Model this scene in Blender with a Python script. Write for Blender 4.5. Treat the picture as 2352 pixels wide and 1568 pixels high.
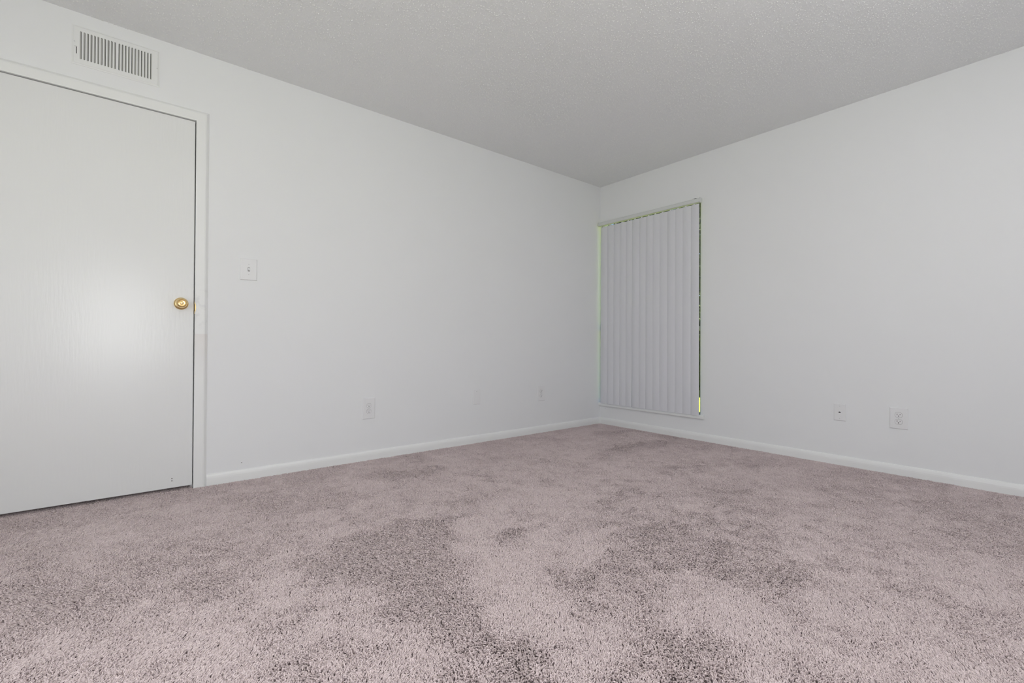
import bpy, bmesh, math, random
import numpy as np
from mathutils import Vector, Matrix

for o in list(bpy.data.objects):
    bpy.data.objects.remove(o, do_unlink=True)
scene = bpy.context.scene
COL = scene.collection
R = math.radians

# ------------------------------------------------------------------ camera
# The room corner is the origin: wall_left is the plane y=0 (room at y<0), wall_right the plane x=0 (room at x<0).
FPX, YAW, PITCH, ROLL = 1057.57, 0.8865221, 0.0063740, 0.0047821
CAM = Vector((-3.72833, -3.12606, 0.80492))
fwd = Vector((math.cos(YAW)*math.cos(PITCH), math.sin(YAW)*math.cos(PITCH), math.sin(PITCH)))
rgt = Vector((math.sin(YAW), -math.cos(YAW), 0))
upv = rgt.cross(fwd)
r2 = math.cos(ROLL)*rgt + math.sin(ROLL)*upv
u2 = -math.sin(ROLL)*rgt + math.cos(ROLL)*upv
cd = bpy.data.cameras.new('camera')
cd.sensor_fit = 'HORIZONTAL'; cd.sensor_width = 36.0
cd.lens = 36.0*FPX/2352.0
cd.clip_start = 0.02; cd.clip_end = 200
cam = bpy.data.objects.new('camera', cd); COL.objects.link(cam)
M = Matrix((r2, u2, -fwd)).transposed().to_4x4(); M.translation = CAM
cam.matrix_world = M
scene.camera = cam

def floor_px(px, py, z=0.0):
    """where the view ray through a photo pixel meets the floor"""
    d = fwd + r2*((px-1176)/FPX) - u2*((py-784)/FPX)
    s = (z-CAM.z)/d.z
    return (CAM.x+d.x*s, CAM.y+d.y*s)

# ------------------------------------------------------------------ world, sun, lights, exposure
scene.view_settings.view_transform = 'Standard'
scene.view_settings.look = 'None'
scene.view_settings.gamma = 1.0
scene.view_settings.use_curve_mapping = False
scene.view_settings.exposure = 0.11

world = bpy.data.worlds.new('sky'); scene.world = world; world.use_nodes = True
wn = world.node_tree.nodes; wl = world.node_tree.links
sky = wn.new('ShaderNodeTexSky'); sky.sky_type = 'NISHITA'; sky.sun_disc = False
sky.sun_elevation = R(60); sky.sun_rotation = R(300); sky.air_density = 1.0
wl.new(sky.outputs[0], wn['Background'].inputs[0]); wn['Background'].inputs[1].default_value = 0.16

sd = bpy.data.lights.new('sun', 'SUN'); sd.energy = 10.0; sd.angle = R(0.6); sd.color = (1.0, 0.95, 0.84)
sun = bpy.data.objects.new('sun', sd); COL.objects.link(sun)
sun.rotation_euler = Vector((0.42, -0.25, -0.87)).to_track_quat('-Z', 'Y').to_euler()

# daylight through the wall_back window, and added light from an invented window in wall_near
def daylight(name, sx, sy, energy, loc, rot):
    d = bpy.data.lights.new(name, 'AREA'); d.shape = 'RECTANGLE'; d.size = sx; d.size_y = sy
    d.energy = energy; d.color = (0.985, 0.99, 1.0)
    o = bpy.data.objects.new(name, d); COL.objects.link(o); o.location = loc; o.rotation_euler = rot
daylight('window_and_fill_light', 0.56, 0.95, 16.5, (-3.90, -4.03, 1.04), (R(90), 0, 0))          # faces +y
daylight('window_and_fill_light', 1.10, 1.40, 24.0, (-5.23, -2.90, 1.25), (R(90), 0, R(-90)))     # faces +x; added to brighten wall_right, no such window known

FILL_LAMP_STRENGTH = 25.0                     # added globe lamp, unseen, brightens ceiling and walls (built further down)
FILL_LAMP_POS = (-2.05, -3.45, 1.86)

# ------------------------------------------------------------------ materials
def new_mat(name):
    m = bpy.data.materials.new(name); m.use_nodes = True
    return m, m.node_tree.nodes, m.node_tree.links, m.node_tree.nodes['Principled BSDF']

def paint(name, col, rough=0.5, spec=0.5, bump=0.0, bscale=300.0, stretch=(1, 1, 1), var=0.0, vscale=2.0, detail=2.0, dist=0.001):
    m, n, l, p = new_mat(name)
    p.inputs['Base Color'].default_value = (*col, 1); p.inputs['Roughness'].default_value = rough
    p.inputs['Specular IOR Level'].default_value = spec
    tc = n.new('ShaderNodeTexCoord')
    if bump > 0:
        mp = n.new('ShaderNodeMapping'); mp.inputs['Scale'].default_value = stretch
        l.new(tc.outputs['Object'], mp.inputs[0])
        nz = n.new('ShaderNodeTexNoise'); nz.inputs['Scale'].default_value = bscale; nz.inputs['Detail'].default_value = detail
        l.new(mp.outputs[0], nz.inputs['Vector'])
        bp = n.new('ShaderNodeBump'); bp.inputs['Strength'].default_value = bump; bp.inputs['Distance'].default_value = dist
        l.new(nz.outputs[0], bp.inputs['Height']); l.new(bp.outputs[0], p.inputs['Normal'])
    if var > 0:
        nz2 = n.new('ShaderNodeTexNoise'); nz2.inputs['Scale'].default_value = vscale
        l.new(tc.outputs['Object'], nz2.inputs['Vector'])
        mx = n.new('ShaderNodeMix'); mx.data_type = 'RGBA'
        mx.inputs[6].default_value = (*[c*(1-var) for c in col], 1); mx.inputs[7].default_value = (*[min(1, c*(1+var)) for c in col], 1)
        l.new(nz2.outputs[0], mx.inputs[0]); l.new(mx.outputs[2], p.inputs['Base Color'])
    return m

MAT = {}
MAT['wall'] = paint('wall_paint', (0.86, 0.866, 0.878), 0.6, 0.3, bump=0.12, bscale=160, var=0.008, vscale=1.5)
MAT['ceiling'] = paint('ceiling_paint', (0.91, 0.918, 0.925), 0.9, 0.1, bump=0.4, bscale=110, dist=0.003)
MAT['popcorn'] = paint('popcorn_grain', (0.93, 0.935, 0.935), 0.4, 0.5)
MAT['trim'] = paint('trim_paint', (0.88, 0.885, 0.88), 0.38, 0.5, bump=0.08, bscale=60, var=0.02, vscale=9)
MAT['door'] = paint('door_paint', (0.83, 0.835, 0.835), 0.27, 0.6, bump=0.35, bscale=90, stretch=(1, 1, 0.12), detail=4)
MAT['plate'] = paint('plate_plastic', (0.84, 0.84, 0.85), 0.35, 0.5, bump=0.02, bscale=80)
MAT['slot'] = paint('slot_shade', (0.03, 0.028, 0.028), 0.6, 0.3)  # dark faces stand in for the shade inside slots and openings
MAT['groove'] = paint('groove_shade', (0.30, 0.29, 0.29), 0.6, 0.3)  # grey faces stand in for the shade in narrow gaps and holes
MAT['vent'] = paint('vent_enamel', (0.85, 0.855, 0.855), 0.4, 0.5, bump=0.02, bscale=60)
MAT['vane'] = paint('vane_shaded', (0.62, 0.62, 0.60), 0.5, 0.4)  # darker than the face plate, deepens the shade in the slots
MAT['duct'] = paint('duct_shade', (0.05, 0.05, 0.048), 0.7, 0.3)
MAT['headrail'] = paint('headrail_metal', (0.70, 0.715, 0.71), 0.4, 0.5)
MAT['frame'] = paint('window_frame', (0.52, 0.53, 0.51), 0.5, 0.5)
MAT['ext'] = paint('exterior_siding', (0.45, 0.42, 0.38), 0.8, 0.2)
MAT['bark'] = paint('bark', (0.09, 0.065, 0.045), 0.9, 0.2, bump=0.5, bscale=40, dist=0.01)
MAT['steel'] = paint('screw_steel', (0.45, 0.45, 0.45), 0.4, 0.5)

def casing_mat():
    m = paint('casing_paint', (0.88, 0.885, 0.88), 0.38, 0.5, bump=0.08, bscale=60)
    n, l = m.node_tree.nodes, m.node_tree.links; p = n['Principled BSDF']
    tc = n.new('ShaderNodeTexCoord'); sp = n.new('ShaderNodeSeparateXYZ'); l.new(tc.outputs['Object'], sp.inputs[0])
    def ramp(stops):
        r = n.new('ShaderNodeValToRGB'); e = r.color_ramp.elements
        e[0].position, e[0].color = stops[0][0], (*[stops[0][1]]*3, 1); e[1].position, e[1].color = stops[-1][0], (*[stops[-1][1]]*3, 1)
        for pos, v in stops[1:-1]:
            q = e.new(pos); q.color = (*[v]*3, 1)
        return r
    h = n.new('ShaderNodeMath'); h.operation = 'MULTIPLY'; h.inputs[1].default_value = 0.5; l.new(sp.outputs[2], h.inputs[0])
    # hand-worn smears around the strike plate, and an old beige touch-up with a hard upper edge below it
    a = ramp([(0.44, 0), (0.47, 1), (0.53, 1), (0.57, 0)]); l.new(h.outputs[0], a.inputs[0])
    nz = n.new('ShaderNodeTexNoise'); nz.inputs['Scale'].default_value = 28; nz.inputs['Detail'].default_value = 4; l.new(tc.outputs['Object'], nz.inputs['Vector'])
    nr = ramp([(0.48, 0), (0.62, 1)]); l.new(nz.outputs[0], nr.inputs[0])
    ma = n.new('ShaderNodeMath'); ma.operation = 'MULTIPLY'; l.new(a.outputs[0], ma.inputs[0]); l.new(nr.outputs[0], ma.inputs[1])
    mx = n.new('ShaderNodeMix'); mx.data_type = 'RGBA'; mx.inputs[6].default_value = (0.88, 0.885, 0.88, 1); mx.inputs[7].default_value = (0.78, 0.785, 0.79, 1)
    l.new(ma.outputs[0], mx.inputs[0])
    b = ramp([(0.30, 0), (0.40, 0.7), (0.4265, 1), (0.428, 0)]); l.new(h.outputs[0], b.inputs[0])
    m2 = n.new('ShaderNodeMix'); m2.data_type = 'RGBA'; m2.inputs[7].default_value = (0.83, 0.805, 0.79, 1)
    l.new(mx.outputs[2], m2.inputs[6]); l.new(b.outputs[0], m2.inputs[0]); l.new(m2.outputs[2], p.inputs['Base Color'])
    return m
MAT['casing'] = casing_mat()

def slat_mat():
    m, n, l, p = new_mat('slat_vinyl')
    p.inputs['Base Color'].default_value = (0.80, 0.80, 0.845, 1); p.inputs['Roughness'].default_value = 0.5
    tr = n.new('ShaderNodeBsdfTranslucent'); tr.inputs[0].default_value = (0.75, 0.77, 0.82, 1)
    mx = n.new('ShaderNodeMixShader'); mx.inputs[0].default_value = 0.08
    l.new(p.outputs[0], mx.inputs[1]); l.new(tr.outputs[0], mx.inputs[2]); l.new(mx.outputs[0], n['Material Output'].inputs[0])
    return m
MAT['slat'] = slat_mat()

def brass_mat():
    m, n, l, p = new_mat('polished_brass')
    p.inputs['Base Color'].default_value = (0.93, 0.70, 0.35, 1); p.inputs['Metallic'].default_value = 1.0; p.inputs['Roughness'].default_value = 0.2
    return m
MAT['brass'] = brass_mat()

def glass_mat():
    m, n, l, p = new_mat('window_glass')
    t = n.new('ShaderNodeBsdfTransparent'); t.inputs[0].default_value = (0.94, 0.96, 0.95, 1)
    g = n.new('ShaderNodeBsdfGlossy'); g.inputs['Roughness'].default_value = 0.06
    mx = n.new('ShaderNodeMixShader'); mx.inputs[0].default_value = 0.05
    l.new(t.outputs[0], mx.inputs[1]); l.new(g.outputs[0], mx.inputs[2]); l.new(mx.outputs[0], n['Material Output'].inputs[0])
    return m
MAT['glass'] = glass_mat()

def leaf_mat():
    m, n, l, p = new_mat('leaf')
    gi = n.new('ShaderNodeNewGeometry'); rp = n.new('ShaderNodeValToRGB')
    rp.color_ramp.elements[0].color = (0.02, 0.035, 0.008, 1); rp.color_ramp.elements[1].color = (0.075, 0.10, 0.022, 1)
    l.new(gi.outputs['Random Per Island'], rp.inputs[0]); l.new(rp.outputs[0], p.inputs['Base Color'])
    p.inputs['Roughness'].default_value = 0.5
    return m
MAT['leaf'] = leaf_mat()

def lawn_mat():
    m, n, l, p = new_mat('lawn')
    tc = n.new('ShaderNodeTexCoord'); nz = n.new('ShaderNodeTexNoise'); nz.inputs['Scale'].default_value = 6; nz.inputs['Detail'].default_value = 6
    rp = n.new('ShaderNodeValToRGB'); rp.color_ramp.elements[0].color = (0.30, 0.37, 0.05, 1); rp.color_ramp.elements[1].color = (0.44, 0.50, 0.09, 1)
    l.new(tc.outputs['Object'], nz.inputs['Vector']); l.new(nz.outputs[0], rp.inputs[0]); l.new(rp.outputs[0], p.inputs['Base Color'])
    p.inputs['Roughness'].default_value = 0.9
    return m
MAT['lawn'] = lawn_mat()

def carpet_mats():
    m, n, l, p = new_mat('carpet_yarn')
    at = n.new('ShaderNodeAttribute'); at.attribute_name = 'tint'
    rp = n.new('ShaderNodeValToRGB')
    rp.color_ramp.elements[0].color = (0.45, 0.362, 0.363, 1); rp.color_ramp.elements[1].color = (0.90, 0.775, 0.77, 1)
    l.new(at.outputs['Fac'], rp.inputs[0]); l.new(rp.outputs[0], p.inputs['Base Color'])
    p.inputs['Roughness'].default_value = 0.85; p.inputs['Specular IOR Level'].default_value = 0.15
    b = paint('carpet_backing', (0.20, 0.165, 0.165), 0.95, 0.1, bump=0.4, bscale=200, dist=0.003)
    return m, b
MAT['yarn'], MAT['backing'] = carpet_mats()

def lamp_mat():
    m, n, l, p = new_mat('fill_lamp_glass')
    p.inputs['Base Color'].default_value = (0.9, 0.9, 0.88, 1)
    p.inputs['Emission Color'].default_value = (0.975, 0.985, 1.0, 1); p.inputs['Emission Strength'].default_value = FILL_LAMP_STRENGTH
    return m
MAT['lamp'] = lamp_mat()

# ------------------------------------------------------------------ helpers
def tag(o, label=None, cat=None, group=None, kind=None):
    if label: o['label'] = label
    if cat: o['category'] = cat
    if group: o['group'] = group
    if kind: o['kind'] = kind
    return o

def empty(name, loc=(0, 0, 0), rz=0.0, parent=None):
    o = bpy.data.objects.new(name, None); COL.objects.link(o)
    o.empty_display_size = 0.05
    o.location = loc; o.rotation_euler = (0, 0, rz); o.parent = parent
    return o

def link_mesh(name, me, mat, parent=None, loc=None, rot=None):
    o = bpy.data.objects.new(name, me); COL.objects.link(o)
    if mat and not me.materials: me.materials.append(MAT[mat])
    o.parent = parent
    if loc: o.location = loc
    if rot: o.rotation_euler = rot
    return o

def box(bm, x0, x1, y0, y1, z0, z1, bevel=0.0, seg=2):
    vs = [bm.verts.new(c) for c in ((x0, y0, z0), (x1, y0, z0), (x1, y1, z0), (x0, y1, z0), (x0, y0, z1), (x1, y0, z1), (x1, y1, z1), (x0, y1, z1))]
    fs = [bm.faces.new([vs[i] for i in f]) for f in ((3, 2, 1, 0), (4, 5, 6, 7), (0, 1, 5, 4), (1, 2, 6, 5), (2, 3, 7, 6), (3, 0, 4, 7))]
    if bevel > 0:
        es = list({e for f in fs for e in f.edges})
        bmesh.ops.bevel(bm, geom=es, offset=bevel, segments=seg, affect='EDGES', profile=0.5)

def finish(bm, name, mat, parent=None, loc=None, rot=None, smooth=False):
    bmesh.ops.recalc_face_normals(bm, faces=bm.faces)
    me = bpy.data.meshes.new(name); bm.to_mesh(me); bm.free()
    if smooth:
        for p in me.polygons: p.use_smooth = True
        me.set_sharp_from_angle(angle=R(42))
    return link_mesh(name, me, mat, parent, loc, rot)

def boxes(name, mat, parent, *bs, bevel=0.0, loc=None, rot=None):
    bm = bmesh.new()
    for b in bs: box(bm, *b, bevel=bevel)
    return finish(bm, name, mat, parent, loc, rot)

def prism(bm, pts, axis, a0, a1):
    """extrude a closed 2-D outline along axis 'x','y' or 'z'"""
    def P(u, v, a):
        return {'x': (a, u, v), 'y': (u, a, v), 'z': (u, v, a)}[axis]
    A = [bm.verts.new(P(u, v, a0)) for u, v in pts]; B = [bm.verts.new(P(u, v, a1)) for u, v in pts]
    n = len(pts)
    bm.faces.new(A); bm.faces.new(B[::-1])
    for i in range(n): bm.faces.new((A[i], B[i], B[(i+1) % n], A[(i+1) % n]))

def lathe(name, prof, mat, parent, seg=40, loc=None):
    """revolve (radius, out) around the local -y axis (out = towards the room)"""
    bm = bmesh.new(); rings = []
    for r, o in prof:
        if r < 1e-6: rings.append([bm.verts.new((0, -o, 0))])
        else: rings.append([bm.verts.new((r*math.cos(2*math.pi*i/seg), -o, r*math.sin(2*math.pi*i/seg))) for i in range(seg)])
    for a, b in zip(rings[:-1], rings[1:]):
        for i in range(seg):
            j = (i+1) % seg
            if len(a) == 1 and len(b) == 1: continue
            if len(a) == 1: bm.faces.new((a[0], b[i], b[j]))
            elif len(b) == 1: bm.faces.new((a[i], a[j], b[0]))
            else: bm.faces.new((a[i], a[j], b[j], b[i]))
    return finish(bm, name, mat, parent, loc, smooth=True)

# ------------------------------------------------------------------ the setting
X0, Y0, H = -5.2, -4.0, 2.44          # far ends of the room behind the camera; ceiling height
FZ = -0.014                            # top of the carpet backing; z=0 is the top of the pile
WT = 0.13                              # wall thickness
HY = 1.25                              # hall behind the door

o = boxes('floor', 'backing', None, (X0-WT, WT, Y0-WT, HY+WT, -0.15, FZ))
tag(o, 'floor slab under the mauve carpet', 'floor', kind='structure')

ceil = boxes('ceiling', 'ceiling', None, (X0-WT, WT, Y0-WT, HY+WT, H, H+0.15))
tag(ceil, 'off-white popcorn textured ceiling', 'ceiling', kind='structure')

# door opening (in wall_left) and window opening (in wall_right)
DX0, DX1, DTOP = -4.300, -3.4765, 2.0505
wl_ = boxes('wall_left', 'wall', None,
            (X0-WT, DX0-0.02, 0, WT, -0.15, H), (DX1+0.02, WT, 0, WT, -0.15, H), (DX0-0.02, DX1+0.02, 0, WT, DTOP+0.02, H))
tag(wl_, 'white painted wall with the door, running into the corner', 'wall', kind='structure')

WY1, WZ0, WZ1 = -1.0945, 0.182, 2.0605
wr_ = boxes('wall_right', 'wall', None,
            (0, 0.085, Y0-WT, WY1-0.012, -0.15, H), (0, 0.085, WY1-0.012, WY1, WZ1, H), (0, 0.085, WY1-0.012, WY1, -0.15, WZ0), (0, 0.085, WY1, -0.0005, -0.15, WZ0), (0, 0.085, WY1, -0.0005, WZ1, H))
tag(wr_, 'white painted wall with the tall window beside the corner', 'wall', kind='structure')

BX0, BX1, BZ0, BZ1 = -4.26, -3.54, 0.48, 1.60      # window behind the camera
wb_ = boxes('wall_back', 'wall', None,
            (X0-WT, BX0, Y0-WT, Y0, -0.15, H), (BX1, 0, Y0-WT, Y0, -0.15, H), (BX0, BX1, Y0-WT, Y0, -0.15, BZ0), (BX0, BX1, Y0-WT, Y0, BZ1, H))
tag(wb_, 'white wall behind the camera', 'wall', kind='structure')
NY0, NY1, NZ0, NZ1 = -3.50, -2.30, 0.50, 2.00      # opening for the added window in the end wall
wn_ = boxes('wall_near', 'wall', None, (X0-WT, X0, Y0, NY0, -0.15, H), (X0-WT, X0, NY1, 0, -0.15, H), (X0-WT, X0, NY0, NY1, -0.15, NZ0), (X0-WT, X0, NY0, NY1, NZ1, H))
tag(wn_, 'white end wall beside the door', 'wall', kind='structure')
wh_ = boxes('wall_hall', 'wall', None, (X0-WT, WT, HY, HY+WT, -0.15, H), (X0-WT, X0, WT, HY, -0.15, H), (0, WT, WT, HY, -0.15, H))
tag(wh_, 'hall wall behind the closed door', 'wall', kind='structure')

# rounded plaster corner where the wall turns into the window opening
bm = bmesh.new()
prism(bm, [(0, WY1-0.012), (0, WY1-0.0105), (0.0012, WY1-0.0055), (0.0045, WY1-0.0015), (0.0095, WY1), (0.085, WY1), (0.085, WY1-0.012)], 'z', WZ0, WZ1)
finish(bm, 'corner_bead', 'wall', wr_)
# nail holes left in the walls
for par, loc, rz in ((wl_, (-3.240, 0, 0.098), 0), (wr_, (0, -0.072, 0.157), R(-90))):
    h_ = lathe('nail_hole', [(0.0028, 0.0), (0.0022, 0.0006), (0, 0.0006)], 'groove', par, 10, loc=loc)
    h_.rotation_euler = (0, 0, rz)

def baseboard(name, axis, a0, a1, label):
    # ranch profile: (distance from wall, height)
    prof = [(0, FZ), (0.0125, FZ), (0.0125, 0.026), (0.0118, 0.036), (0.0098, 0.046), (0.0068, 0.0535), (0.004, 0.0575), (0, 0.0585)]
    bm = bmesh.new(); prism(bm, [(-d, z) for d, z in prof], axis, a0, a1)
    o = finish(bm, name, 'trim', None)
    return tag(o, label, 'baseboard', kind='structure')
baseboard('baseboard_left', 'x', -3.4155, 0.0, 'white rounded baseboard along the wall with the door')
baseboard('baseboard_right', 'y', -0.0, Y0, 'white rounded baseboard along the wall with the window')

# ------------------------------------------------------------------ door and its casing
trim = tag(empty('trim_1', (DX1, 0, 0)), 'white painted casing and jamb around the flush door', 'door casing', kind='structure')
def casing_pts(w=0.0605, t=0.0135):
    return [(0, 0), (0, -t*0.93), (0.003, -t), (w*0.70, -t), (w*0.80, -t*0.88), (w*0.92, -t*0.45), (w, -t*0.22), (w, 0)]
bm = bmesh.new(); prism(bm, [(u, v) for u, v in casing_pts()], 'z', FZ, DTOP)                       # right leg, local to DX1
# mitred head corner: leg continues to the top, head butts against it
finish(bm, 'casing_leg', 'casing', trim)
bm = bmesh.new(); prism(bm, [(DX0-DX1-u, v) for u, v in casing_pts()], 'z', FZ, DTOP); finish(bm, 'casing_leg', 'trim', trim)
def head():
    bm = bmesh.new(); w = 0.0605
    rings = []
    for u, v in casing_pts():
        rings.append((bm.verts.new((DX0-DX1-u, v, DTOP+u)), bm.verts.new((u, v, DTOP+u))))
    # lower miter: the leg below is straight, so fill the triangle corners with the sloping ends
    n = len(rings)
    for i in range(n):
        a, b = rings[i], rings[(i+1) % n]
        bm.faces.new((a[0], a[1], b[1], b[0]))
    # corner returns that carry the leg profile up to the miter
    for s in (0, 1):
        top = [r[s] for r in rings]
        sgn = -1 if s == 0 else 1
        low = [bm.verts.new(((DX0-DX1-u) if s == 0 else u, v, DTOP)) for u, v in casing_pts()]
        for i in range(1, n):
            j = (i+1) % n
            try: bm.faces.new((low[i], low[j], top[j], top[i]))
            except ValueError: pass
    return finish(bm, 'casing_head', 'trim', trim)
head()
# jambs lining the opening, with the stop behind the door
boxes('jamb', 'trim', trim, (0.0005, 0.02, 0.0, WT, FZ, DTOP+0.02), (-0.012, 0.001, 0.042, 0.075, FZ, DTOP))
boxes('jamb', 'trim', trim, (DX0-DX1-0.02, DX0-DX1-0.0005, 0.0, WT, FZ, DTOP+0.02), (DX0-DX1-0.001, DX0-DX1+0.012, 0.042, 0.075, FZ, DTOP))
boxes('head_jamb', 'trim', trim, (DX0-DX1, 0.0005, 0.0, WT, DTOP+0.0005, DTOP+0.02), (DX0-DX1, 0.0005, 0.042, 0.075, DTOP-0.012, DTOP+0.001))
# brass strike plate with its lip curling over the casing edge
bm = bmesh.new()
box(bm, -0.0007, 0.0006, 0.004, 0.034, 0.968, 1.038)
lip = [(0.0, -0.026), (0.0022, -0.0235), (0.0045, -0.017), (0.0058, -0.006), (0.0058, 0.006), (0.0045, 0.017), (0.0022, 0.0235), (0.0, 0.026)]
prism(bm, [(-0.0008+u, 1.003+v) for u, v in lip], 'y', -0.0148, -0.0130)
box(bm, -0.0009, 0.0002, -0.0148, 0.005, 0.982, 1.024)
so = finish(bm, 'strike_plate', 'brass', trim); so['label'] = 'polished brass strike plate'

door = tag(empty('door_1', (DX0, 0, 0)), 'white flush interior door with a brass knob', 'door', kind='structure')
DW = DX1-DX0
boxes('door_slab', 'door', door, (0.003, DW-0.0040, 0.001, 0.036, 0.0115, DTOP-0.0026), bevel=0.0032)
kx = -3.5385-DX0; kz = 1.0215
knob = empty('door_knob', (kx, 0.001, kz), parent=door); knob['label'] = 'polished brass round door knob'
lathe('rosette', [(0.0, 0.0), (0.0335, 0.0), (0.0335, 0.003), (0.031, 0.0065), (0.024, 0.0095), (0.015, 0.011), (0.0135, 0.014)], 'brass', knob)
lathe('knob_body', [(0.0135, 0.010), (0.0125, 0.022), (0.015, 0.028), (0.022, 0.0335), (0.0262, 0.041), (0.0268, 0.047), (0.0245, 0.054), (0.0205, 0.058), (0.0185, 0.0592),
                    (0.0172, 0.0586), (0.016, 0.0562), (0.012, 0.0552), (0.009, 0.0552)], 'brass', knob)
lathe('knob_button', [(0.009, 0.0550), (0.0088, 0.0585), (0.0072, 0.0602), (0.004, 0.0609), (0, 0.0611)], 'brass', knob)
boxes('latch_bolt', 'steel', door, (DW-0.0046, DW-0.001, 0.010, 0.024, 0.992, 1.014), bevel=0.0008)
for dz in (0.0625, 0.0505):
    lathe('screw_hole', [(0.0026, 0.0), (0.002, 0.0006), (0, 0.0006)], 'slot', door, 10, loc=(-3.572-DX0, 0.001, dz))

# ------------------------------------------------------------------ window beside the corner
win = tag(empty('window_1', (0.045, WY1/2, WZ0)), 'tall window beside the corner, hidden behind closed vertical blinds', 'window', kind='structure')
wh = -WY1/2; ht = WZ1-WZ0; FT = 0.013
boxes('window_frame', 'frame', win, (-0.016, 0.016, -wh, -wh+FT, 0, ht), (-0.016, 0.016, wh-FT, wh, 0, ht), (-0.016, 0.016, -wh+FT, wh-FT, ht-0.010, ht), (-0.016, 0.016, -wh+FT, wh-FT, 0.0, 0.045))
mz = 0.955-WZ0
boxes('meeting_rail', 'frame', win, (-0.014, 0.014, -wh+FT, wh-FT, mz-0.016, mz+0.016))
boxes('glass_pane', 'glass', win, (0.004, 0.008, -wh+FT, wh-FT, mz+0.016, ht-0.010))
boxes('glass_pane', 'glass', win, (-0.008, -0.004, -wh+FT, wh-FT, 0.045, mz-0.016))
# sill board with a rounded nose, standing a little proud of the wall and past the opening
bm = bmesh.new()
pts = [(-0.019, 0.0), (-0.0205, 0.005), (-0.0205, 0.022), (-0.019, 0.0275), (-0.015, 0.0305), (0.028, 0.0315), (0.028, 0.0)]
prism(bm, pts, 'y', -0.0005, -1.1385)
finish(bm, 'window_sill', 'trim', win, loc=(-0.045, -WY1/2, 0.181-WZ0))

# vertical blind mounted on the wall in front of the opening
bl = tag(empty('vertical_blind', (-0.028, -0.5645, 2.022)), 'closed pale grey vertical blind hanging over the tall window', 'blind')
HL = 0.5475   # half length of the headrail
bm = bmesh.new()
sec = [(-0.017, 0.001), (-0.0205, 0.005), (-0.0205, 0.029), (-0.018, 0.034), (-0.010, 0.0365), (0.014, 0.0365), (0.018, 0.033), (0.018, 0.001), (0.004, 0.001), (0.004, 0.006), (-0.004, 0.006), (-0.004, 0.001)]
prism(bm, sec, 'y', -HL, HL)
hr = finish(bm, 'headrail', 'headrail', bl, rot=(R(0.35), 0, 0))
for sy in (-1, 1):
    boxes('end_cap', 'headrail', hr, (-0.0225, 0.0195, sy*HL-0.0025, sy*HL+0.0025, -0.0005, 0.038), bevel=0.001)
boxes('mounting_clip', 'steel', hr, (-0.0215, 0.012, -HL+0.03, -HL+0.052, 0.0362, 0.0385))
rnd = random.Random(4)
NS = 14; SLW = 0.089; SLH = 1.802
def slat_mesh(k):
    """gently cupped vinyl vane"""
    bm = bmesh.new(); cols = 9; rows = 13; th = 0.0008
    curl = 0.006 if k == 4 else 0.0
    grid = {}
    for s in (0, 1):
        for r in range(rows):
            t = r/(rows-1)
            for c in range(cols):
                u = (c/(cols-1)-0.5)
                cup = 0.0080*(1-(2*u)**2)
                sway = 0.0004*math.sin(3.1*t+k*1.7)*(1-t)
                x = -cup + sway - curl*max(0, 1-t*5)*max(0, 0.1-u) + (th if s else 0)
                grid[s, r, c] = bm.verts.new((x, u*SLW, -SLH*(1-t)))
    for s in (0, 1):
        for r in range(rows-1):
            for c in range(cols-1):
                bm.faces.new((grid[s, r, c], grid[s, r, c+1], grid[s, r+1, c+1], grid[s, r+1, c]))
    for r in range(rows-1):
        for c in (0, cols-1): bm.faces.new((grid[0, r, c], grid[1, r, c], grid[1, r+1, c], grid[0, r+1, c]))
    for c in range(cols-1):
        for r in (0, rows-1): bm.faces.new((grid[0, r, c], grid[1, r, c], grid[1, r, c+1], grid[0, r, c+1]))
    return finish(bm, 'slat', 'slat', bl, smooth=True)
clip_me = None
for k in range(NS):
    yk = -0.0715-0.0758*k+0.5645 + (rnd.uniform(-0.003, 0.003) if 0 < k < NS-1 else 0)
    s_ = slat_mesh(k)
    s_.location = (0.003, yk, -0.012); s_.rotation_euler = (0, 0, R((-5.5 if k == 4 else -3.2)+rnd.uniform(-1.2, 1.2)))
    if clip_me is None:
        c = boxes('hanger_clip', 'slat', s_, (-0.0085, -0.0035, -0.0075, 0.0075, -0.006, 0.006), (-0.0055, -0.0035, -0.0025, 0.0025, 0.006, 0.0165)); clip_me = c.data
    else:
        c = link_mesh('hanger_clip', clip_me, None, s_)

# window behind the camera, and an added one in the end wall for extra light
def plain_window(name, loc, rz, hw, hh, label):
    e = tag(empty(name, loc, rz), label, 'window', kind='structure')
    boxes('window_frame', 'trim', e, (-hw, -hw+0.03, -0.03, 0.03, 0, hh), (hw-0.03, hw, -0.03, 0.03, 0, hh), (-hw, hw, -0.03, 0.03, 0, 0.03), (-hw, hw, -0.03, 0.03, hh-0.03, hh))
    boxes('glass_pane', 'glass', e, (-hw+0.03, hw-0.03, -0.045, -0.041, 0.03, hh-0.03))
plain_window('window_2', ((BX0+BX1)/2, Y0-0.07, BZ0), 0, (BX1-BX0)/2, BZ1-BZ0, 'window in the wall behind the camera')
plain_window('fill_window', (X0-0.07, (NY0+NY1)/2, NZ0), R(-90), (NY1-NY0)/2, NZ1-NZ0, 'added unseen window in the end wall, brightens the window wall')

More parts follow.
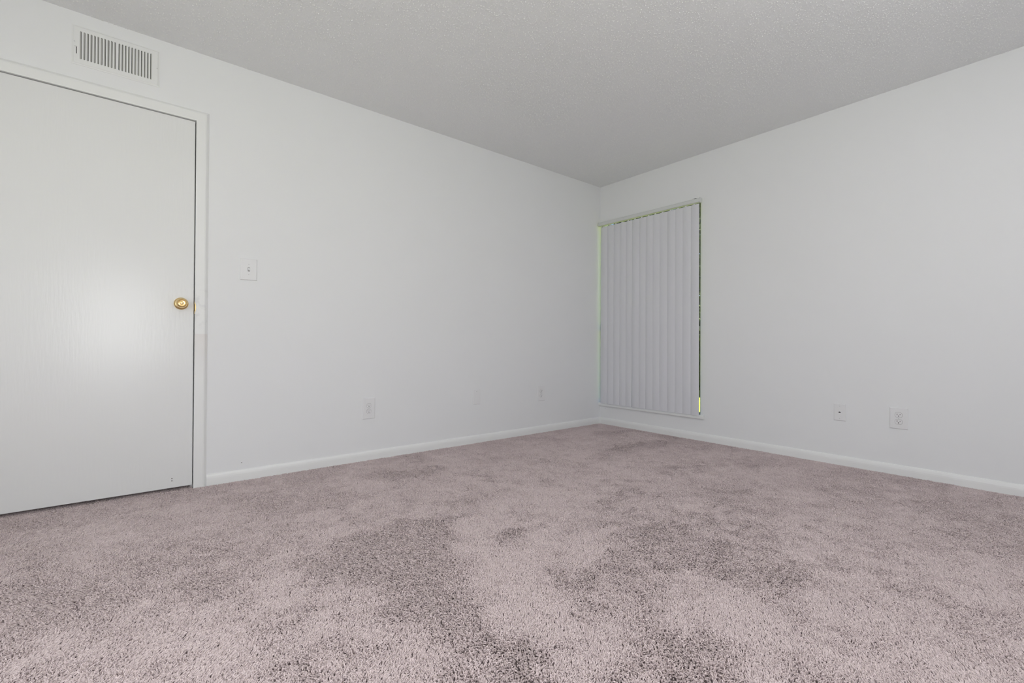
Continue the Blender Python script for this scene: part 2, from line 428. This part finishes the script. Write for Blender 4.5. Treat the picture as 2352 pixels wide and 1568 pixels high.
# ------------------------------------------------------------------ wall plates
def plate(par, w, h, t=0.006, inset=0.0045):
    bm = bmesh.new()
    prof = [(0, 0), (0, -t*0.45), (inset*0.35, -t*0.82), (inset, -t)]
    rings = []
    for d, y in prof:
        rings.append([bm.verts.new((sx*(w/2-d), y, sz*(h/2-d))) for sx, sz in ((-1, -1), (1, -1), (1, 1), (-1, 1))])
    for a, b in zip(rings[:-1], rings[1:]):
        for i in range(4): bm.faces.new((a[i], a[(i+1) % 4], b[(i+1) % 4], b[i]))
    bm.faces.new(rings[-1]); bm.faces.new(rings[0][::-1])
    return finish(bm, 'cover_plate', 'plate', par)
def screw(par, x, z, y=-0.006, r=0.0030, mat='plate'):
    s = lathe('screw', [(r, 0.0), (r*0.9, 0.0007), (0, 0.0011)], mat, par, 14, loc=(x, y, z))
    boxes('screw_slot', 'groove', s, (-r*0.8, r*0.8, -0.0013, -0.0008, -0.0006, 0.0006), rot=(0, R(35), 0))
    return s
def flat_disc(bm, r, flat, y0, y1, n=28):
    """circle with top and bottom cut flat, as on a duplex receptacle"""
    pts = []
    for i in range(n):
        a = 2*math.pi*i/n
        pts.append((r*math.cos(a), max(-flat, min(flat, r*math.sin(a)))))
    prism(bm, pts, 'y', y0, y1)
def outlet(name, loc, rz, w, h, label, k=1.0, group='wall plates around the room'):
    e = tag(empty(name, loc, rz), label, 'outlet', group)
    plate(e, w, h)
    for sz in (1, -1):
        bm = bmesh.new(); flat_disc(bm, 0.0178*k, 0.0150*k, -0.0062, -0.0058)
        g = finish(bm, 'receptacle_gap', 'groove', e, loc=(0, 0, sz*0.0194*k))
        bm = bmesh.new(); flat_disc(bm, 0.0168*k, 0.0140*k, -0.0072, -0.0058)
        f = finish(bm, 'receptacle', 'plate', e, loc=(0, 0, sz*0.0194*k))
        boxes('blade_slot', 'slot', f, (-0.0075*k, -0.0052*k, -0.0074, -0.0070, -0.001*k, 0.0075*k))
        boxes('blade_slot', 'slot', f, (0.0052*k, 0.0075*k, -0.0074, -0.0070, 0.0*k, 0.0065*k))
        bm = bmesh.new(); flat_disc(bm, 0.0027*k, 0.0027*k, -0.0074, -0.0070, 14)
        finish(bm, 'ground_slot', 'slot', f, loc=(0, 0, -0.0062*k))
    screw(e, 0, 0)
    return e
outlet('duplex_outlet', (-2.468, 0, 0.354), 0, 0.090, 0.146, 'white oversized duplex outlet on the wall between the door and the blank plate')
outlet('duplex_outlet', (0, -2.4175, 0.351), R(-90), 0.091, 0.133, 'white oversized duplex outlet on the window wall, right of the phone jack', 1.1)
outlet('duplex_outlet', (-0.830, 0, 0.3555), 0, 0.088, 0.138, 'white duplex outlet on the wall with the door, nearest the corner', 1.05)

b = tag(empty('blank_plate', (-1.555, 0, 0.371)), 'plain white blank wall plate with one visible screw at its top', 'wall plate', 'wall plates around the room')
plate(b, 0.072, 0.122); screw(b, 0, 0.046, mat='steel')

j = tag(empty('phone_jack', (0, -2.104, 0.353), R(-90)), 'white wall plate with a small phone jack in its middle, on the window wall', 'wall plate', 'wall plates around the room')
plate(j, 0.070, 0.115)
boxes('jack_body', 'plate', j, (-0.010, 0.010, -0.0078, -0.0058, -0.010, 0.010), bevel=0.0008)
bm = bmesh.new(); prism(bm, [(-0.0065, -0.0035), (0.0065, -0.0035), (0.0065, 0.0015), (0.003, 0.0015), (0.003, 0.0045), (-0.003, 0.0045), (-0.003, 0.0015), (-0.0065, 0.0015)], 'y', -0.0082, -0.0076)
finish(bm, 'jack_opening', 'slot', j)
screw(j, 0, 0.042); screw(j, 0, -0.042)

s = tag(empty('light_switch', (-3.212, 0, 1.2445)), 'white toggle light switch on an oversized plate beside the door', 'light switch', 'wall plates around the room')
plate(s, 0.089, 0.128)
boxes('toggle_opening', 'groove', s, (-0.0053, 0.0053, -0.0064, -0.0058, -0.0122, 0.0122))
bm = bmesh.new()
prism(bm, [(-0.0058, -0.0085), (-0.0058, 0.0095), (-0.0085, 0.0095), (-0.0165, -0.0015), (-0.0160, -0.0060)], 'x', -0.0036, 0.0036)
finish(bm, 'toggle', 'plate', s)
screw(s, 0, 0.0302); screw(s, 0, -0.0302)

# ------------------------------------------------------------------ air vent above the door
v = tag(empty('air_vent', (-3.815, 0, 2.278)), 'white metal air register with two banks of vertical slots above the door', 'air vent')
VW, VH, VT = 0.346, 0.195, 0.006
NSL, PIT, SW_ = 11, 0.01285, 0.0070
zb0, zb1 = 2.209-2.278, 2.348-2.278
xl0 = -3.9535+3.815; xr0 = -3.8075+3.815
slots = [xl0+PIT*i for i in range(NSL)] + [xr0+PIT*i for i in range(NSL)]     # slot centres
bm = bmesh.new()
y0, y1 = -VT, -VT+0.0016
edge = [(-VW/2, -VH/2), (VW/2, -VH/2), (VW/2, VH/2), (-VW/2, VH/2)]
def ring(d, y): return [bm.verts.new((math.copysign(abs(x)-d, x), y, math.copysign(abs(z)-d, z))) for x, z in edge]
rg = [ring(0, 0), ring(0, -0.0022), ring(0.005, -0.0030), ring(0.009, -VT), ]
for a, b2 in zip(rg[:-1], rg[1:]):
    for i in range(4): bm.faces.new((a[i], a[(i+1) % 4], b2[(i+1) % 4], b2[i]))
ix, iz = VW/2-0.009, VH/2-0.009
box(bm, -ix, ix, y0, y1, zb1, iz); box(bm, -ix, ix, y0, y1, -iz, zb0)
xs = [-ix]
for c in slots: xs += [c-SW_/2, c+SW_/2]
xs.append(ix)
for i in range(0, len(xs), 2): box(bm, xs[i], xs[i+1], y0, y1, zb0, zb1)
# rounded slot ends
for c in slots:
    for z, sg in ((zb0, 1), (zb1, -1)):
        for sx in (-1, 1):
            prism(bm, [(c+sx*SW_/2, z), (c+sx*SW_/2, z+sg*SW_*0.5), (c+sx*SW_*0.35, z+sg*SW_*0.15), (c, z)], 'y', y0, y1)
fp = finish(bm, 'face_plate', 'vent', v)
bmv = bmesh.new()
prism(bmv, [(-0.0040, 0.0), (-0.0030, 0.0), (0.0016, 0.0036), (0.0006, 0.0036)], 'z', zb0-0.004, zb1+0.004)
lv = None
for i, c in enumerate(slots):
    if lv is None:
        lv = finish(bmv, 'louver', 'vane', v); l_ = lv
    else:
        l_ = link_mesh('louver', lv.data, None, v)
    l_.location = (c, -VT+0.0016, 0)
    if i >= NSL: l_.scale = (-1, 1, 1)
boxes('duct_shade_sheet', 'duct', v, (-VW/2+0.01, VW/2-0.01, -0.0004, 0.0, -VH/2+0.012, VH/2-0.012))  # dark sheet on the wall stands in for shade inside the duct
boxes('damper_lever', 'vent', v, (-3.9705+3.815-0.0055, -3.9705+3.815+0.0035, -VT-0.006, -VT, -0.0125, -0.0085), bevel=0.0006)
boxes('lever_slot', 'slot', v, (-3.9690+3.815-0.0012, -3.9690+3.815+0.0014, -VT-0.0003, -VT+0.0002, -0.046, -0.013+0.0))
screw(v, -VW/2+0.0115, 0.012, -VT, 0.0034); screw(v, VW/2-0.0115, 0.0, -VT, 0.0034)

# ------------------------------------------------------------------ added globe lamp (unseen behind the camera, brightens ceiling and walls)
lp = tag(empty('fill_lamp', (FILL_LAMP_POS[0], FILL_LAMP_POS[1], H)), 'added unseen globe light hanging behind the camera, brightens ceiling and walls', 'pendant lamp')
def lathe_z(name, prof, mat, parent, seg=32):
    o = lathe(name, prof, mat, parent, seg); o.rotation_euler = (R(90), 0, 0)   # out of the ceiling becomes down
    return o
drop = H-FILL_LAMP_POS[2]
lathe_z('canopy', [(0.0, 0.0), (0.06, 0.0), (0.06, 0.012), (0.045, 0.022), (0.004, 0.026)], 'plate', lp)
lathe_z('cord', [(0.003, 0.02), (0.003, drop-0.12)], 'plate', lp, 10)
lathe_z('globe', [(0.13*math.sin(math.pi*i/16), drop-0.13*math.cos(math.pi*i/16)) for i in range(17)], 'lamp', lp)

# ------------------------------------------------------------------ outside the window
g = boxes('ground', 'lawn', None, (-25, 40, -25, 40, -0.35, -0.15)); tag(g, 'sunlit yellow-green lawn outside the window', 'lawn', kind='structure')
def tree(name, x, y, h, r, label, seed, group):
    rg_ = np.random.default_rng(seed)
    e = tag(empty(name, (x, y, -0.15)), label, 'tree', group)
    bm = bmesh.new(); prev = None; seg = 8
    for t in np.linspace(0, 1, 5):
        cx, cy = 0.05*math.sin(3*t+seed), 0.05*math.cos(2.3*t+seed); rr = 0.05*(1-0.7*t)
        ringv = [bm.verts.new((cx+rr*math.cos(2*math.pi*i/seg), cy+rr*math.sin(2*math.pi*i/seg), t*h*0.85)) for i in range(seg)]
        if prev:
            for i in range(seg): bm.faces.new((prev[i], prev[(i+1) % seg], ringv[(i+1) % seg], ringv[i]))
        prev = ringv
    finish(bm, 'trunk', 'bark', e, smooth=True)
    n = 9000
    zc = rg_.uniform(0.02, 1, n)*h
    rad = r*np.sqrt(np.clip(np.sin(np.clip(zc/h, 0, 1)*math.pi*0.93+0.2), 0.12, 1))*np.sqrt(rg_.uniform(0.1, 1, n))
    th = rg_.uniform(0, 2*math.pi, n)
    c = np.stack([rad*np.cos(th), rad*np.sin(th), zc], 1)
    d = rg_.normal(size=(n, 3)); d /= np.linalg.norm(d, axis=1)[:, None]
    q = np.cross(d, rg_.normal(size=(n, 3))); q /= np.linalg.norm(q, axis=1)[:, None]
    nn = np.cross(d, q); L = rg_.uniform(0.05, 0.09, n)[:, None]; W = L*0.28
    V = np.stack([c-d*L, c+q*W+nn*0.006, c+d*L, c-q*W+nn*0.006], 1).reshape(-1, 3)
    F = np.arange(4*n).reshape(-1, 4)
    me = bpy.data.meshes.new('foliage'); me.from_pydata(V.tolist(), [], F.tolist()); me.update()
    f = link_mesh('foliage', me, 'leaf', e); f['kind'] = 'stuff'
    return e
GT = 'leafy trees beyond the lawn'
tree('leafy_tree', 4.75, 1.25, 4.6, 0.62, 'leafy green tree glimpsed through the gap at the right edge of the blind', 1, GT)
tree('leafy_tree', 3.85, 2.15, 5.2, 0.62, 'leafy green tree behind the middle of the blind', 2, GT)
tree('leafy_tree', 2.95, 3.05, 5.6, 0.62, 'leafy green tree behind the corner end of the blind', 3, GT)
tree('leafy_tree', 4.6, 4.3, 6.4, 1.0, 'tallest leafy tree, farthest from the window', 8, GT)
tree('leafy_tree', 6.5, 3.0, 5.2, 0.9, 'large leafy tree standing behind the others', 5, GT)
tree('leafy_tree', 5.9, 0.2, 4.6, 0.62, 'leafy tree standing right of the one in the gap', 6, GT)

# ------------------------------------------------------------------ popcorn grains on the ceiling
def popcorn():
    rg_ = np.random.default_rng(11)
    n = 200000
    x = rg_.uniform(X0, 0, n); y = rg_.uniform(Y0, 0, n)
    keep = (np.hypot(x-FILL_LAMP_POS[0], y-FILL_LAMP_POS[1]) > 0.065)
    x, y = x[keep], y[keep]; n = len(x)
    r = 0.0014+0.0025*rg_.uniform(0, 1, n)**2.0
    base = np.array([(1, 0, 0), (0.31, 0.95, 0), (-0.81, 0.59, 0), (-0.81, -0.59, 0), (0.31, -0.95, 0), (0.1, 0, -1)])
    faces = np.array([(0, 5, 1), (1, 5, 2), (2, 5, 3), (3, 5, 4), (4, 5, 0)])
    ang = rg_.uniform(0, 6.28, n); ca, sa = np.cos(ang), np.sin(ang)
    st = rg_.uniform(0.8, 1.5, n)
    V = np.empty((n, 6, 3))
    bx, by, bz = base.T
    V[:, :, 0] = x[:, None]+r[:, None]*(ca[:, None]*bx*st[:, None]-sa[:, None]*by)
    V[:, :, 1] = y[:, None]+r[:, None]*(sa[:, None]*bx*st[:, None]+ca[:, None]*by)
    V[:, :, 2] = H+0.0003+r[:, None]*bz*rg_.uniform(0.9, 1.5, n)[:, None]
    F = (faces[None]+6*np.arange(n)[:, None, None]).reshape(-1, 3)
    me = bpy.data.meshes.new('popcorn_texture')
    me.vertices.add(n*6); me.vertices.foreach_set('co', V.reshape(-1))
    me.loops.add(len(F)*3); me.loops.foreach_set('vertex_index', F.reshape(-1).astype(np.int32))
    me.polygons.add(len(F)); me.polygons.foreach_set('loop_start', np.arange(0, len(F)*3, 3, dtype=np.int32))
    me.update(calc_edges=True); me.validate()
    o = link_mesh('popcorn_texture', me, 'popcorn', ceil); o['kind'] = 'stuff'
    return o
popcorn()

# ------------------------------------------------------------------ carpet: cut pile whose nap lies in different directions
def blur(a, k, times=2):
    for _ in range(times):
        for ax in (0, 1):
            p = np.pad(a, [(k, k) if i == ax else (0, 0) for i in (0, 1)], mode='edge')
            c = np.cumsum(np.insert(p, 0, 0, axis=ax), axis=ax)
            n = a.shape[ax]
            a = (np.take(c, range(2*k+1, 2*k+1+n), axis=ax)-np.take(c, range(0, n), axis=ax))/(2*k+1)
    return a
def vnoise(rg_, shape, cell):
    gy, gx = shape[0]//cell+3, shape[1]//cell+3
    g0 = rg_.normal(size=(gy, gx))
    yy = np.arange(shape[0])/cell; xx = np.arange(shape[1])/cell
    y0_, x0_ = yy.astype(int), xx.astype(int); fy = yy-y0_; fx = xx-x0_
    fy = fy*fy*(3-2*fy); fx = fx*fx*(3-2*fx)
    fy, fx = fy[:, None], fx[None]
    A = g0[np.ix_(y0_, x0_)]; B = g0[np.ix_(y0_, x0_+1)]; C = g0[np.ix_(y0_+1, x0_)]; D = g0[np.ix_(y0_+1, x0_+1)]
    return (A*(1-fx)+B*fx)*(1-fy)+(C*(1-fx)+D*fx)*fy

PATCHES = [  # vacuum tracks and footprints in the pile: (outline in photo pixels, projected to the floor; value; blur cells)
    ([(640, 1300), (880, 1190), (1040, 1180), (1075, 1260), (1110, 1340), (1150, 1420), (1290, 1510), (1250, 1600), (980, 1600), (1040, 1480), (930, 1400), (820, 1330)], -1.0, 1),
    ([(1050, 1185), (1130, 1195), (1250, 1310), (1390, 1430), (1430, 1600), (1310, 1600), (1170, 1440), (1110, 1330), (1080, 1255)], 0.6, 1),
    ([(1400, 1205), (1530, 1188), (1700, 1250), (1880, 1330), (1760, 1370), (1540, 1300), (1420, 1290)], -0.8, 2),
    ([(1270, 1300), (1440, 1290), (1540, 1350), (1500, 1440), (1720, 1480), (1560, 1500), (1430, 1560), (1410, 1440), (1330, 1420)], -0.7, 2),
    ([(1530, 1310), (1750, 1400), (1760, 1470), (1600, 1430)], 0.7, 2),
    ([(20, 1340), (130, 1290), (190, 1350), (120, 1430), (0, 1460)], -0.9, 1),
    ([(180, 1260), (270, 1255), (260, 1280)], -0.6, 1), ([(160, 1400), (330, 1380), (240, 1440)], -0.6, 2),
    ([(0, 1220), (420, 1150), (620, 1200), (300, 1300), (0, 1290)], 0.45, 4),
    ([(860, 1085), (1030, 1068), (1010, 1085), (880, 1105)], -0.9, 1), ([(1120, 1040), (1150, 1050), (1140, 1070)], -0.9, 1),
    ([(1360, 990), (1450, 985), (1430, 1002), (1375, 1004)], -0.9, 1), ([(1345, 1040), (1480, 1012), (1570, 1000), (1520, 1024), (1410, 1048)], -0.9, 1),
    ([(1560, 1030), (1640, 1020), (1620, 1035)], -0.7, 1), ([(1225, 1112), (1270, 1098), (1275, 1110)], -1.0, 1), ([(1375, 1108), (1430, 1104), (1425, 1112)], -1.0, 1),
    ([(950, 1140), (1000, 1130), (990, 1145)], -0.9, 1), ([(1060, 1150), (1110, 1150), (1090, 1170)], -0.6, 1), ([(1320, 1190), (1380, 1185), (1370, 1200)], -0.7, 1),
    ([(1120, 1235), (1200, 1215), (1190, 1250)], -0.6, 1), ([(560, 1160), (760, 1110), (820, 1140), (640, 1180)], -0.45, 2),
    ([(1560, 1100), (1700, 1100), (1800, 1180), (1620, 1160)], -0.5, 3), ([(1750, 1500), (1900, 1510), (1840, 1560)], -0.5, 2),
    ([(1900, 1480), (2352, 1480), (2352, 1620), (1950, 1620)], 0.4, 5), ([(150, 1480), (420, 1380), (700, 1440), (500, 1600), (0, 1600), (0, 1500)], 0.6, 5),
    ([(420, 1330), (600, 1310), (560, 1360), (440, 1380)], -0.45, 2), ([(540, 1480), (660, 1440), (720, 1500), (560, 1520)], -0.5, 2),
    ([(700, 1370), (860, 1330), (900, 1400), (760, 1430)], 0.4, 3), ([(450, 1560), (700, 1540), (760, 1600), (450, 1600)], -0.5, 2),
]
def carpet():
    rg_ = np.random.default_rng(3)
    cell = 0.015
    nx, ny = int(-X0/cell)+1, int(-Y0/cell)+1
    gx = X0+(np.arange(nx)+0.5)*cell; gy = Y0+(np.arange(ny)+0.5)*cell
    PX, PY = np.meshgrid(gx, gy)
    PXw = PX+0.030*vnoise(rg_, PX.shape, 8)+0.022*vnoise(rg_, PX.shape, 3); PYw = PY+0.030*vnoise(rg_, PX.shape, 8)+0.022*vnoise(rg_, PX.shape, 3)
    nap = 0.15+0.20*vnoise(rg_, PX.shape, 26)+0.34*vnoise(rg_, PX.shape, 10)+0.45*vnoise(rg_, PX.shape, 3)
    for poly, val, k in PATCHES:
        P = [floor_px(*q) for q in poly]
        ins = np.zeros(PX.shape, bool); m = len(P)
        for i in range(m):
            (xa, ya), (xb, yb) = P[i], P[(i+1) % m]
            if abs(yb-ya) < 1e-9: continue
            cr = ((ya > PYw) != (yb > PYw)) & (PXw < (xb-xa)*(PYw-ya)/(yb-ya)+xa)
            ins ^= cr
        w = blur(ins.astype(float), k)
        nap = nap*(1-0.55*w)+val*w
    nap = np.clip(nap+0.28*vnoise(rg_, PX.shape, 2)+0.22*vnoise(rg_, PX.shape, 5), -1.2, 1.2)
    dens = 82000
    n = int(dens*X0*Y0)
    x = rg_.uniform(X0+0.004, -0.013, n); y = rg_.uniform(Y0+0.004, 0.12, n)
    inside = (y < -0.0135) | ((x > DX0+0.006) & (x < DX1-0.006))
    x, y = x[inside], y[inside]; n = len(x)
    fxi = np.clip((x-X0)/cell-0.5, 0, nx-1.001); fyi = np.clip((y-Y0)/cell-0.5, 0, ny-1.001)
    ix_, iy_ = fxi.astype(int), fyi.astype(int); fx, fy = fxi-ix_, fyi-iy_
    v = (nap[iy_, ix_]*(1-fx)+nap[iy_, ix_+1]*fx)*(1-fy)+(nap[iy_+1, ix_]*(1-fx)+nap[iy_+1, ix_+1]*fx)*fy
    # the nap lies towards the window wall where it is bright, back towards the room where it is dark
    lean = np.stack([0.85*v+0.12, 0.70*v+0.08], 1)+rg_.normal(size=(n, 2))*0.48
    L = rg_.uniform(0.0105, 0.0135, n)
    mag = np.linalg.norm(lean, axis=1); cap = np.minimum(1, 1.15/np.maximum(mag, 1e-6)); lean *= cap[:, None]
    bend = rg_.normal(size=(n, 2))*0.25
    d1 = np.concatenate([lean*0.35+bend*0.4, np.ones((n, 1))], 1); d1 /= np.linalg.norm(d1, axis=1)[:, None]
    d2 = np.concatenate([lean*1.0-bend*0.2, np.full((n, 1), 0.75)], 1); d2 /= np.linalg.norm(d2, axis=1)[:, None]
    d3 = np.concatenate([lean*1.5+bend, np.full((n, 1), 0.42)], 1); d3 /= np.linalg.norm(d3, axis=1)[:, None]
    p0 = np.stack([x, y, np.full(n, FZ)], 1)
    p1 = p0+d1*(L*0.38)[:, None]; p2 = p1+d2*(L*0.33)[:, None]; p3 = p2+d3*(L*0.33)[:, None]
    # keep the yarn off the skirting
    P = np.stack([p0, p1, p2, p3], 1)
    ok = P[:, :, 1].max(1) > 0.0
    P[:, :, 0] = np.minimum(P[:, :, 0], -0.0135)
    my = np.where((x > DX0+0.004) & (x < DX1-0.004), 0.125, -0.0135)
    P[:, :, 1] = np.minimum(P[:, :, 1], my[:, None])
    # yarn under the door is crushed flat
    P[:, :, 2] = np.where((y > -0.012)[:, None], FZ+(P[:, :, 2]-FZ)*0.85, P[:, :, 2])
    hc = bpy.data.hair_curves.new('carpet_pile')
    hc.add_curves([4]*n)
    hc.points.foreach_set('position', P.reshape(-1).astype(np.float32))
    rad = np.tile(np.array([0.0011, 0.0015, 0.0015, 0.0009], np.float32), n)*np.repeat(rg_.uniform(0.85, 1.2, n), 4).astype(np.float32)
    hc.points.foreach_set('radius', rad)
    at = hc.attributes.new('tint', 'FLOAT', 'CURVE')
    tint = np.clip(0.50+0.12*rg_.normal(size=n), 0, 1).astype(np.float32)
    at.data.foreach_set('value', tint)
    hc.materials.append(MAT['yarn'])
    o = bpy.data.objects.new('carpet', hc); COL.objects.link(o)
    return tag(o, 'mauve grey cut-pile carpet with vacuum tracks covering the floor', 'carpet', kind='stuff')
carpet()
